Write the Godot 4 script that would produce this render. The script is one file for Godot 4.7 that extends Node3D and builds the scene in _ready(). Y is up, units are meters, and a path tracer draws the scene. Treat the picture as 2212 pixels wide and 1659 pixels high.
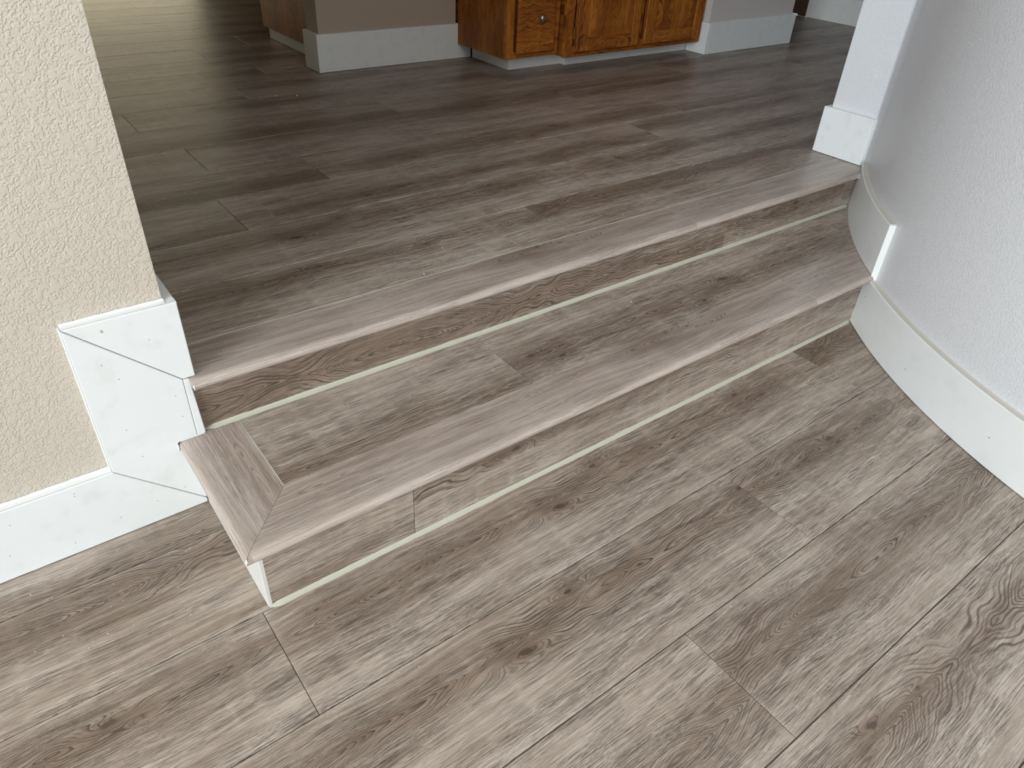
extends Node3D

# ---- measures in metres: the lower floor is y = 0, the step runs along x, the upper room lies towards -z ----
const H1 := 0.1682          # top of the first step
const H2 := 0.2981          # upper floor
const PW := 0.2286          # width of a floor plank
const WALL_Z := -0.5618     # face of the left wall
const TRIM_Z := -0.5438     # face of the trim boards on it
const RISER1 := -0.232
const RISER2 := -0.556
const NOSE1 := -0.2025
const NOSE1_IN := -0.3265
const NOSE2 := -0.5235
const NOSE2_IN := -0.654
const BB := 0.1524          # height of the baseboards
const CX := 3.0343          # the curved wall: centre and radius of the faces of its baseboards
const CZ := 0.8878
const CR := 1.649
const CW := 1.631           # and of its plaster
const CEIL := 2.75
const HIGH := 5.9          # ceiling over the lower floor

var M := {}
var wood_tex := {}
var designs := {}
var jobs := []

func _ready() -> void:
	# camera
	var cam := Camera3D.new()
	cam.name = "camera"
	cam.fov = 55.929
	cam.near = 0.02
	cam.far = 60.0
	cam.transform = Transform3D(Basis(Vector3(0.79847, 0.04673, 0.60022), Vector3(0.32168, 0.80962, -0.49095), Vector3(-0.50889, 0.58509, 0.63143)), Vector3(-0.16621, 1.07697, 0.63087))
	add_child(cam)
	cam.current = true
	# environment
	var env := Environment.new()
	env.background_mode = Environment.BG_COLOR
	env.background_color = Color(0.72, 0.8, 0.9)
	env.tonemap_mode = Environment.TONE_MAPPER_LINEAR
	env.tonemap_exposure = 1.0
	env.ambient_light_source = Environment.AMBIENT_SOURCE_DISABLED
	env.sdfgi_enabled = true
	env.ssao_enabled = true
	env.ssil_enabled = true
	var we := WorldEnvironment.new()
	we.name = "environment"
	we.environment = env
	add_child(we)
	# daylight through the windows
	daylight("daylight_side", Vector3(-7.40, 3.20, 4.00), Vector3(1, 0, 0), Vector2(4.8, 4.4), Color(0.93, 0.97, 1.0), 82.0)
	daylight("daylight_back", Vector3(-0.7, 3.6, 7.90), Vector3(0, 0, -1), Vector2(2.4, 1.7), Color(0.95, 0.98, 1.0), 3.0)
	daylight("daylight_upper", Vector3(0.5, 0.74, -6.90), Vector3(0, 0, 1), Vector2(3.0, 0.8), Color(1.0, 0.94, 0.76), 0.5)

	make_materials()
	room()
	steps()
	left_trim()
	right_trim()
	kitchen()
	crumbs()

func daylight(called: String, at: Vector3, towards: Vector3, size: Vector2, color: Color, energy: float) -> void:
	var l := AreaLight3D.new()
	l.name = called
	l.area_size = size
	l.light_color = color
	l.light_energy = energy
	l.area_range = 30.0
	l.area_attenuation = 2.0
	l.shadow_enabled = true
	add_child(l)
	l.look_at_from_position(at, at + towards, Vector3.UP)

# =============================================================== nodes

func tag(o: Node, label: String, category: String, kind := "", group := "") -> Node:
	o.set_meta("label", label)
	o.set_meta("category", category)
	if kind: o.set_meta("kind", kind)
	if group: o.set_meta("group", group)
	return o

func numbered(called: String, parent: Node) -> String:
	if not parent.has_node(called): return called
	var n := 1
	while parent.has_node("%s_%03d" % [called, n]): n += 1
	return "%s_%03d" % [called, n]

func thing(called: String, label: String, category: String, kind := "", group := "") -> Node3D:
	var o := Node3D.new()
	o.name = numbered(called, self)
	add_child(o, true)
	tag(o, label, category, kind, group)
	return o

func obj(called: String, st: SurfaceTool, m: Material, parent: Node = self, smooth := false) -> MeshInstance3D:
	if not smooth:
		st.generate_normals()
	var o := MeshInstance3D.new()
	o.name = numbered(called, parent)
	o.mesh = st.commit()
	o.material_override = m
	parent.add_child(o, true)
	return o

# =============================================================== mesh building
# every polygon is given anticlockwise as seen from outside

func new_st() -> SurfaceTool:
	var st := SurfaceTool.new()
	st.begin(Mesh.PRIMITIVE_TRIANGLES)
	st.set_smooth_group(-1)
	return st

func tri(st: SurfaceTool, a: Vector3, b: Vector3, c: Vector3, ua := Vector2.ZERO, ub := Vector2.ZERO, uc := Vector2.ZERO) -> void:
	st.set_uv(ua); st.add_vertex(a)
	st.set_uv(uc); st.add_vertex(c)
	st.set_uv(ub); st.add_vertex(b)

func quad(st: SurfaceTool, a: Vector3, b: Vector3, c: Vector3, d: Vector3, ua := Vector2.ZERO, ub := Vector2.ZERO, uc := Vector2.ZERO, ud := Vector2.ZERO) -> void:
	tri(st, a, b, c, ua, ub, uc)
	tri(st, a, c, d, ua, uc, ud)

# where the print of a board lies: along = axis the grain follows (0 x, 1 y, 2 z); over = the axis across
func grain_uv(p: Vector3, g: Array) -> Vector2:
	# g = [along axis, origin along, across axis, origin across, sign along, sign across, third axis]
	var al: float = (p[g[0]] - g[1]) * g[4]
	var ac: float = (p[g[2]] - g[3]) * g[5]
	if g.size() > 6: ac += absf(p[g[6]] - float(g[7]))
	return Vector2(al / 1.536, ac / 0.24)

func bevel_box(st: SurfaceTool, lo: Vector3, hi: Vector3, b: float, g: Array = []) -> void:
	b = minf(b, 0.45 * minf(hi.x - lo.x, minf(hi.y - lo.y, hi.z - lo.z)))
	var pts := func(s: Array) -> Vector3: return Vector3.ZERO
	for ax in 3:
		var u := (ax + 1) % 3
		var v := (ax + 2) % 3
		for s in [0, 1]:
			var q := []
			for k in [[0, 0], [1, 0], [1, 1], [0, 1]]:
				var p := Vector3.ZERO
				p[ax] = hi[ax] if s else lo[ax]
				p[u] = hi[u] - b if k[0] else lo[u] + b
				p[v] = hi[v] - b if k[1] else lo[v] + b
				q.append(p)
			if not s: q.reverse()
			face(st, q, g)
	if b <= 0.0: return
	for ax in 3:   # edges along ax
		var u := (ax + 1) % 3
		var v := (ax + 2) % 3
		for su in [0, 1]:
			for sv in [0, 1]:
				var q := []
				for k in [[0, 0], [0, 1], [1, 1], [1, 0]]:
					var p := Vector3.ZERO
					p[ax] = hi[ax] - b if k[1] else lo[ax] + b
					p[u] = (hi[u] if su else lo[u]) if k[0] == 0 else (hi[u] - b if su else lo[u] + b)
					p[v] = (hi[v] if sv else lo[v]) if k[0] == 1 else (hi[v] - b if sv else lo[v] + b)
					q.append(p)
				outward(st, q, (lo + hi) / 2.0, g)
	for sx in [0, 1]:
		for sy in [0, 1]:
			for sz in [0, 1]:
				var c := Vector3(hi.x if sx else lo.x, hi.y if sy else lo.y, hi.z if sz else lo.z)
				var i := Vector3(hi.x - b if sx else lo.x + b, hi.y - b if sy else lo.y + b, hi.z - b if sz else lo.z + b)
				outward(st, [Vector3(c.x, i.y, i.z), Vector3(i.x, c.y, i.z), Vector3(i.x, i.y, c.z)], (lo + hi) / 2.0, g)

func outward(st: SurfaceTool, q: Array, centre: Vector3, g: Array = []) -> void:
	var n: Vector3 = (q[1] - q[0]).cross(q[2] - q[0])
	if n.dot(q[0] - centre) < 0: q.reverse()
	face(st, q, g)

func face(st: SurfaceTool, q: Array, g: Array = []) -> void:
	for i in range(1, q.size() - 1):
		if g.is_empty(): tri(st, q[0], q[i], q[i + 1])
		else: tri(st, q[0], q[i], q[i + 1], grain_uv(q[0], g), grain_uv(q[i], g), grain_uv(q[i + 1], g))

func box(called: String, lo: Vector3, hi: Vector3, b: float, m: Material, parent: Node = self, g: Array = []) -> MeshInstance3D:
	var st := new_st()
	bevel_box(st, lo, hi, b, g)
	return obj(called, st, m, parent)

# moves each corner of an outline inwards (the outline runs anticlockwise)
func inset(poly: PackedVector2Array, b: float) -> PackedVector2Array:
	var out := PackedVector2Array()
	var n := poly.size()
	for i in n:
		var p := poly[i]
		var e0 := (p - poly[(i + n - 1) % n]).normalized()
		var e1 := (poly[(i + 1) % n] - p).normalized()
		var n0 := Vector2(-e0.y, e0.x)
		var n1 := Vector2(-e1.y, e1.x)
		var k := n0 + n1
		var d := maxf(k.dot(n0), 0.3)
		out.append(p + k * (b / d))
	return out

func ccw(poly: PackedVector2Array) -> PackedVector2Array:
	if Geometry2D.is_polygon_clockwise(poly):   # Godot calls it clockwise with y down
		var r := poly.duplicate()
		r.reverse()
		return r
	return poly

func area(poly: PackedVector2Array) -> float:
	var a := 0.0
	for i in poly.size():
		a += poly[i].cross(poly[(i + 1) % poly.size()])
	return a / 2.0

func tidy(poly: PackedVector2Array) -> PackedVector2Array:
	var out := PackedVector2Array()
	for i in poly.size():
		if out.is_empty() or out[out.size() - 1].distance_to(poly[i]) > 0.0015: out.append(poly[i])
	if out.size() > 2 and out[0].distance_to(out[out.size() - 1]) <= 0.0015: out.remove_at(out.size() - 1)
	if area(out) < 0.0: out.reverse()
	return out

# an outline given a thickness, with a chamfer on its front edge. put(p, d): outline point, depth behind the front -> space
func slab(st: SurfaceTool, poly: PackedVector2Array, thick: float, b: float, put: Callable, g: Array = []) -> void:
	poly = tidy(poly)
	if poly.size() < 3: return
	var inner := inset(poly, b)
	var t := Geometry2D.triangulate_polygon(inner)
	for i in range(0, t.size(), 3):
		var q := [inner[t[i]], inner[t[i + 1]], inner[t[i + 2]]]
		if (q[1] - q[0]).cross(q[2] - q[0]) < 0.0: q.reverse()
		face(st, [put.call(q[0], 0.0), put.call(q[1], 0.0), put.call(q[2], 0.0)], g)
	t = Geometry2D.triangulate_polygon(poly)
	for i in range(0, t.size(), 3):
		var q := [poly[t[i]], poly[t[i + 1]], poly[t[i + 2]]]
		if (q[1] - q[0]).cross(q[2] - q[0]) > 0.0: q.reverse()
		face(st, [put.call(q[0], thick), put.call(q[1], thick), put.call(q[2], thick)], g)
	var n := poly.size()
	for i in n:
		var j := (i + 1) % n
		face(st, [put.call(inner[i], 0.0), put.call(poly[i], b), put.call(poly[j], b), put.call(inner[j], 0.0)], g)
		face(st, [put.call(poly[i], b), put.call(poly[i], thick), put.call(poly[j], thick), put.call(poly[j], b)], g)

func flat_put(top: float) -> Callable:      # outline in (x, -z), lying
	return func(p: Vector2, d: float) -> Vector3: return Vector3(p.x, top - d, -p.y)

func front_put(z: float) -> Callable:       # outline in (x, y), facing +z
	return func(p: Vector2, d: float) -> Vector3: return Vector3(p.x, p.y, z - d)

func arc_at(r: float, a: float, y: float) -> Vector3:
	return Vector3(CX + r * cos(a), y, CZ + r * sin(a))

# a section (distance outwards from radius r, height) swept along the curved wall from angle a0 to a1
func arc_sweep(st: SurfaceTool, sec: Array, r: float, a0: float, a1: float, steps: int) -> void:
	var n := sec.size()
	for k in steps:
		var b0 := lerpf(a0, a1, float(k) / steps)
		var b1 := lerpf(a0, a1, float(k + 1) / steps)
		for i in n:
			var p: Vector2 = sec[i]
			var q: Vector2 = sec[(i + 1) % n]
			quad(st, arc_at(r + p.x, b0, p.y), arc_at(r + q.x, b0, q.y), arc_at(r + q.x, b1, q.y), arc_at(r + p.x, b1, p.y))
	for e in [[a0, 0], [a1, 1]]:
		for i in range(1, n - 1):
			var q := [arc_at(r + sec[0].x, e[0], sec[0].y), arc_at(r + sec[i].x, e[0], sec[i].y), arc_at(r + sec[i + 1].x, e[0], sec[i + 1].y)]
			if not e[1]: q.reverse()
			face(st, q)

# =============================================================== materials

func plain(color: Color, rough: float, spec := 0.5) -> StandardMaterial3D:
	var m := StandardMaterial3D.new()
	m.albedo_color = color
	m.roughness = rough
	m.metallic_specular = spec
	return m

func make_materials() -> void:
	M.left_paint = plaster(Color8(199, 189, 174), 11, 0.11, true)
	M.right_paint = plaster(Color8(220, 220, 222), 23, 0.055, false)
	M.far_paint = plain(Color8(178, 162, 146), 0.75)
	M.pier_paint = plain(Color8(206, 198, 194), 0.7)
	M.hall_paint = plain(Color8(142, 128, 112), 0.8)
	M.ceiling = plain(Color8(186, 178, 166), 0.9)
	M.high_ceiling = plain(Color8(238, 237, 234), 0.9)
	M.trim = trim_paint(Color8(231, 233, 231))
	M.trim_raw = plain(Color8(206, 200, 190), 0.6)
	M.caulk = plain(Color8(190, 188, 170), 0.5)
	M.caulk_white = plain(Color8(232, 234, 230), 0.45)
	M.gap = plain(Color8(70, 62, 55), 0.9)
	M.joint = plain(Color8(112, 104, 96), 0.9)
	M.hole = plain(Color8(95, 90, 84), 0.9)
	M.stain = plain(Color8(186, 174, 148), 0.8)
	M.nickel = plain(Color8(190, 184, 172), 0.3)
	M.nickel.metallic = 1.0
	M.brass = plain(Color8(120, 96, 50), 0.4)
	M.brass.metallic = 1.0
	M.crumb = plain(Color8(235, 232, 225), 0.8)
	M.dark_door = plain(Color8(70, 46, 32), 0.5)
	M.white_side = plain(Color8(214, 212, 205), 0.5)
	M.frame = plain(Color8(236, 236, 234), 0.4)
	M.pane = plain(Color8(225, 235, 245), 0.2)
	M.pane.emission_enabled = true
	M.pane.emission = Color(0.9, 0.95, 1.0)
	M.pane.emission_energy_multiplier = 1.6
	M.far_pane = M.pane.duplicate()
	M.far_pane.emission = Color(1.0, 0.95, 0.82)
	M.far_pane.emission_energy_multiplier = 2.0
	wood_designs()
	var ids := []
	for k in designs: ids.append(k)
	var done := {}
	for k in ids: done[k] = null
	var out := []
	out.resize(ids.size())
	var work := func(i: int) -> void: out[i] = wood_image(designs[ids[i]])
	var task := WorkerThreadPool.add_group_task(work, ids.size(), 4, true)
	WorkerThreadPool.wait_for_group_task_completion(task)
	for i in ids.size():
		var tex := ImageTexture.create_from_image(out[i])
		wood_tex[ids[i]] = tex
		var m := StandardMaterial3D.new()
		m.albedo_texture = tex
		m.roughness = designs[ids[i]].get("rough", 0.38)
		m.metallic_specular = 0.3 if designs[ids[i]].has("oak") else 0.5
		m.heightmap_enabled = true
		m.heightmap_texture = tex
		m.heightmap_scale = designs[ids[i]].get("relief", 0.06)
		M["wood_" + ids[i]] = m

func noise_image(seed_: int, freq: float, size: int, octaves := 3, kind := FastNoiseLite.TYPE_SIMPLEX_SMOOTH) -> PackedByteArray:
	var n := FastNoiseLite.new()
	n.seed = seed_
	n.noise_type = kind
	n.frequency = freq
	n.fractal_octaves = octaves
	n.fractal_type = FastNoiseLite.FRACTAL_FBM if octaves > 1 else FastNoiseLite.FRACTAL_NONE
	return n.get_seamless_image(size, size, false, false, 0.12).get_data()

# knock-down plaster: lumps pressed flat by the trowel; or finer orange peel
func plaster(color: Color, seed_: int, scale: float, knocked: bool) -> StandardMaterial3D:
	var size := 1024
	var a := noise_image(seed_, 0.034 if knocked else 0.034, size, 3)
	var b := noise_image(seed_ + 1, 0.085 if knocked else 0.09, size, 2)
	var c := noise_image(seed_ + 2, 0.019, size, 2)
	var out := PackedByteArray()
	out.resize(size * size)
	for i in size * size:
		var v := float(a[i]) / 255.0
		var w := float(b[i]) / 255.0
		var u := float(c[i]) / 255.0
		var h: float
		if knocked:
			h = v * 0.55 + w * 0.45 + (u - 0.5) * 0.35
			h = smoothstep(0.38, 0.62, h) * 0.62 + w * 0.38 * (1.0 - smoothstep(0.50, 0.66, h))
			h = lerpf(h, 0.72, smoothstep(0.68, 0.73, u + (v - 0.5) * 0.35))
		else:
			h = smoothstep(0.35, 0.75, v * 0.65 + w * 0.35 + (u - 0.5) * 0.2) * 0.8 + w * 0.2
		out[i] = int(clampf(h, 0.0, 1.0) * 255.0)
	var im := Image.create_from_data(size, size, false, Image.FORMAT_L8, out)
	var m := plain(color, 0.62 if knocked else 0.30)
	m.heightmap_enabled = true
	m.heightmap_texture = ImageTexture.create_from_image(im)
	m.heightmap_scale = scale
	m.uv1_triplanar = true
	m.uv1_world_triplanar = true
	m.uv1_scale = Vector3.ONE * (1.0 / (0.43 if knocked else 0.27))
	m.uv1_triplanar_sharpness = 6.0
	return m

# white paint with faint smudges
func trim_paint(color: Color) -> StandardMaterial3D:
	var size := 512
	var a := noise_image(77, 0.012, size, 4)
	var b := noise_image(78, 0.05, size, 2)
	var im := Image.create(size, size, false, Image.FORMAT_RGB8)
	for y in size:
		for x in size:
			var i := y * size + x
			var s := smoothstep(0.58, 0.9, a[i] / 255.0) * (0.4 + 0.6 * b[i] / 255.0)
			im.set_pixel(x, y, Color(1.0 - 0.03 * s, 1.0 - 0.033 * s, 1.0 - 0.042 * s))
	var m := plain(color, 0.38)
	m.albedo_texture = ImageTexture.create_from_image(im)
	m.uv1_triplanar = true
	m.uv1_world_triplanar = true
	m.uv1_scale = Vector3.ONE * 1.9
	return m

# ---- printed oak. All in millimetres on a print 1536 x 240.
# knots: [x, y, radius, strength]; arches: [x, width, depth change]; cracks: [x0, y0, x1, y1]; yc: centre line
func wood_designs() -> void:
	designs = {
		"arch": {"seed": 3, "yc": 108.0, "depth": 60.0, "arches": [[250, 120, -62], [650, 70, 26], [1276, 70, -44], [950, 120, 20]], "knots": [[593, 140, 16, 0.8], [735, 66, 12, 0.9], [1217, 70, 13, 1.0], [1276, 120, 12, 0.6], [77, 71, 8, 0.8]], "cracks": [[778, 71, 893, 80], [905, 66, 1110, 84]], "tone": 0.52},
		"cathedral": {"seed": 8, "yc": 138.0, "depth": 30.0, "arches": [[500, 300, -70], [1060, 260, 75], [70, 90, 40]], "knots": [[690, 86, 10, 0.0]], "cracks": [], "tone": 0.56},
		"flame": {"seed": 14, "yc": 66.0, "depth": 22.0, "arches": [[160, 110, 45], [470, 100, -30], [800, 140, 50], [1200, 150, 40]], "knots": [[560, 32, 5, 0.8]], "cracks": [], "tone": 0.78},
		"knot": {"seed": 21, "yc": 100.0, "depth": 70.0, "arches": [[420, 160, -50], [900, 120, 30], [1264, 130, -55]], "knots": [[1264, 90, 20, 1.0], [1150, 106, 8, 0.6], [318, 86, 17, 1.0]], "cracks": [[1130, 112, 1165, 104], [300, 120, 330, 108]], "tone": 0.50},
		"quiet": {"seed": 29, "yc": 300.0, "depth": 40.0, "arches": [[700, 400, 20]], "knots": [], "cracks": [], "tone": 0.50},
		"rings": {"seed": 36, "yc": 118.0, "depth": 26.0, "arches": [[990, 150, 55], [640, 100, -40], [300, 120, 35]], "knots": [[694, 86, 15, 0.9], [820, 100, 9, 0.5]], "cracks": [], "tone": 0.46},
		"eye": {"seed": 43, "yc": 90.0, "depth": 35.0, "arches": [[330, 150, 48], [760, 120, -30], [1080, 140, 42]], "knots": [[548, 122, 17, 0.9], [600, 80, 14, 0.7], [1070, 60, 12, 0.7], [1349, 96, 13, 0.8]], "cracks": [[1330, 60, 1380, 52]], "tone": 0.52},
		"nosing": {"seed": 51, "yc": 40.0, "depth": 90.0, "arches": [[1100, 120, -40]], "knots": [[1064, 15, 8, 0.7], [1130, 24, 9, 0.8], [1200, 10, 6, 0.5]], "cracks": [], "tone": 0.38, "pink": 1.0, "rough": 0.30, "run": 0.55},
		"cabinet": {"seed": 60, "yc": 120.0, "depth": 40.0, "arches": [[400, 200, 60], [1000, 240, 60]], "knots": [], "cracks": [], "tone": 0.5, "oak": 1.0, "run": 0.8, "w": 1024, "h": 160, "rough": 0.35, "relief": 0.03},
	}

func wood_image(d: Dictionary) -> Image:
	var w: int = d.get("w", 2048)
	var h: int = d.get("h", 448)
	var mm := 1536.0 / w
	var n := FastNoiseLite.new()
	n.seed = d.seed
	n.noise_type = FastNoiseLite.TYPE_PERLIN
	n.frequency = 1.0
	n.fractal_type = FastNoiseLite.FRACTAL_NONE
	var knots: Array = d.knots
	var cracks: Array = d.cracks
	var depth := PackedFloat32Array()
	var mid := PackedFloat32Array()
	var show := PackedFloat32Array()
	for px in w:
		var x := px * mm
		var z := 9.0 * n.get_noise_2d(x * 0.006, 3.3) + 7.0 * n.get_noise_2d(x * 0.02, 9.7)
		var s := 0.2
		for a in d.arches:
			var u: float = absf(x - a[0]) / (a[1] * 1.5)
			var e: float = exp(-u * u)
			z += a[2] * e
			s = maxf(s, minf(1.0, e * 2.0))
		depth.append(z)
		show.append(s)
		mid.append(d.yc + 16.0 * n.get_noise_2d(x * 0.004, 21.0) + 5.0 * n.get_noise_2d(x * 0.012, 31.0))
	var strong := PackedFloat32Array()
	var rng := RandomNumberGenerator.new()
	rng.seed = d.seed
	for i in 256: strong.append(pow(rng.randf(), 1.6))
	var lr := 0.655; var lg := 0.565; var lb := 0.482      # linear: pale, brown and dark wood
	var br := 0.395; var bg := 0.305; var bb := 0.236
	var dr := 0.100; var dg := 0.073; var db := 0.055
	var streak := 1.0
	if d.get("pink", 0.0) > 0.0:
		lr = 0.640; lg = 0.548; lb = 0.480
		br = 0.440; bg = 0.348; bb = 0.292
		streak = 0.58
	if d.get("oak", 0.0) > 0.0:
		lr = 0.64; lg = 0.250; lb = 0.040
		br = 0.42; bg = 0.138; bb = 0.020
		dr = 0.16; dg = 0.048; db = 0.011
		streak = 0.9
	var tone0: float = d.tone
	var sx: float = d.get("run", 1.0)
	var out := PackedByteArray()
	out.resize(w * h * 3)
	var at := 0
	for py in h:
		var y := py * mm
		for px in w:
			var x := px * mm
			var w1 := n.get_noise_2d(x * 0.0045, y * 0.016)
			var w2 := n.get_noise_2d(x * 0.020 + 71.0, y * 0.085)
			var dy := y - mid[px] + w1 * 9.0 + w2 * 1.3
			var halo := 0.0
			var core := 0.0
			var lift := 0.0
			for k in knots:
				var ex: float = (x - k[0]) / (k[2] * 3.0)
				if ex > 2.6 or ex < -2.6: continue
				var ey: float = (y - k[1]) / k[2]
				if ey > 3.5 or ey < -3.5: continue
				var e := ex * ex + ey * ey
				var gk := exp(-e)
				lift += gk * k[3] * 8.0
				halo += gk * 0.75 * k[3]
				var cx: float = (x - k[0]) / (k[2] * 0.50) + w2 * 1.2
				var cy: float = (y - k[1]) / (k[2] * 0.30) + w2 * 1.6
				core += exp(-(cx * cx + cy * cy)) * k[3]
			var fall := exp(-dy * dy / 4600.0)
			var dd := depth[px] * fall
			var f := (sqrt(dy * dy + 20.0) + dd * 1.15) / 6.2 + lift + w2 * 0.16
			var fi := floorf(f)
			var t := f - fi
			var st := strong[int(fi) & 255]
			var line := 0.0
			if t > 0.92: line = (1.0 - t) / 0.08
			elif t > 0.4:
				line = (t - 0.4) / 0.54
				line *= line
			var s1 := n.get_noise_2d(x * sx * 0.011 + 11.0, f * 2.6)
			var s2 := n.get_noise_2d(x * sx * 0.013 + 5.0, y * 0.66 + w1 * 4.0 + 300.0)
			var s3 := n.get_noise_2d(x * 0.0055 + 200.0, y * 0.07 + w1 * 1.0)
			var s4 := n.get_noise_2d(x * sx * 0.024 + 90.0, y * 1.30 + w1 * 7.0)
			var zone := clampf(0.95 + 0.6 * n.get_noise_2d(x * 0.003 + 40.0, y * 0.02 + 9.0), 0.6, 1.25)
			var pore := clampf((s1 - 0.03) * 4.2, 0.0, 1.0)
			var hair := clampf(1.0 - absf(s1 + 0.12) * 10.0, 0.0, 1.0) * clampf(0.5 + 2.0 * s4, 0.0, 1.0)
			var fine := clampf((s2 - 0.04) * 4.0, 0.0, 1.0)
			var dash := clampf((s4 - 0.10) * 4.5, 0.0, 1.0)
			line *= (0.45 + 0.55 * st) * (0.10 + 1.5 * fall * show[px]) * clampf(0.85 + 1.0 * s1, 0.35, 1.0)
			var tone := tone0 - 0.30 + 0.50 * s3 + 0.35 * w1 + (0.36 + 0.36 * show[px]) * fall + halo
			tone = clampf(tone, 0.0, 1.15)
			var dark := 1.0 * line + zone * streak * (0.30 * pore + 0.34 * hair + 0.36 * fine + 0.40 * dash) + 2.2 * core
			for c in cracks:
				if x < c[0] - 4.0 or x > c[2] + 4.0: continue
				var q: float = (x - c[0]) / (c[2] - c[0])
				var yy: float = lerpf(c[1], c[3], q) + 6.0 * n.get_noise_2d(x * 0.02, 55.0) + 2.0 * n.get_noise_2d(x * 0.09, 65.0)
				var ay := absf(y - yy)
				if ay < 9.0:
					var en := clampf(minf(q, 1.0 - q) * 6.0, 0.0, 1.0)
					dark += 0.9 * en * exp(-ay * ay / 0.9) + 0.16 * en * exp(-ay * ay / 40.0)
			dark = clampf(dark, 0.0, 0.92)
			var cr := lr + (br - lr) * tone
			var cg := lg + (bg - lg) * tone
			var cb := lb + (bb - lb) * tone
			cr += (dr - cr) * dark
			cg += (dg - cg) * dark
			cb += (db - cb) * dark
			out[at] = int(sqrt(cr * 1.0) * 246.0)       # close to sRGB in this range
			out[at + 1] = int(sqrt(cg) * 246.0)
			out[at + 2] = int(sqrt(cb) * 246.0)
			at += 3
	return Image.create_from_data(w, h, false, Image.FORMAT_RGB8, out)

# =============================================================== the room

func wall_box(called: String, lo: Vector3, hi: Vector3, m: Material, label: String) -> MeshInstance3D:
	var o := box(called, lo, hi, 0.0, m)
	tag(o, label, called.split("_")[0], "structure")
	return o

func arc_points(r: float, a0: float, a1: float, n: int) -> PackedVector2Array:
	var out := PackedVector2Array()
	for k in n + 1:
		var a := lerpf(a0, a1, float(k) / n)
		out.append(Vector2(CX + r * cos(a), -(CZ + r * sin(a))))
	return out

func angle_for_x(x: float, r: float) -> float:      # on the part of the circle nearer to -z
	return -acos((x - CX) / r)

func angle_for_z(z: float, r: float) -> float:
	return -PI - asin((z - CZ) / r) if true else 0.0

func planks(parent: Node3D, allowed: Array, top: float, rows: Array) -> void:
	# rows: [z far, z near, joints along x, prints (design, offset along, flipped)]
	for row in rows:
		var joints: Array = row[2]
		for j in joints.size() - 1:
			var x0: float = joints[j] + 0.0005
			var x1: float = joints[j + 1] - 0.0005
			var z0: float = row[0] + 0.0010
			var z1: float = row[1] - 0.0010
			var rect := PackedVector2Array([Vector2(x0, -z1), Vector2(x1, -z1), Vector2(x1, -z0), Vector2(x0, -z0)])
			var pieces := [rect]
			for a in allowed:
				var next := []
				for p in pieces:
					if a[0] == "in": next.append_array(Geometry2D.intersect_polygons(p, a[1]))
					else: next.append_array(Geometry2D.clip_polygons(p, a[1]))
				pieces = next
			var print_: Array = row[3][j % row[3].size()]
			for p in pieces:
				if absf(area(p)) < 0.0004: continue
				var st := new_st()
				var g: Array
				if print_[2]: g = [0, x1 + float(print_[1]), 2, z1 + 0.004, -1.0, -1.0]
				else: g = [0, x0 - float(print_[1]), 2, z0 - 0.004, 1.0, 1.0]
				slab(st, p, 0.0035, 0.0008, flat_put(top), g)
				obj("plank", st, M["wood_" + print_[0]], parent)

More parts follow.
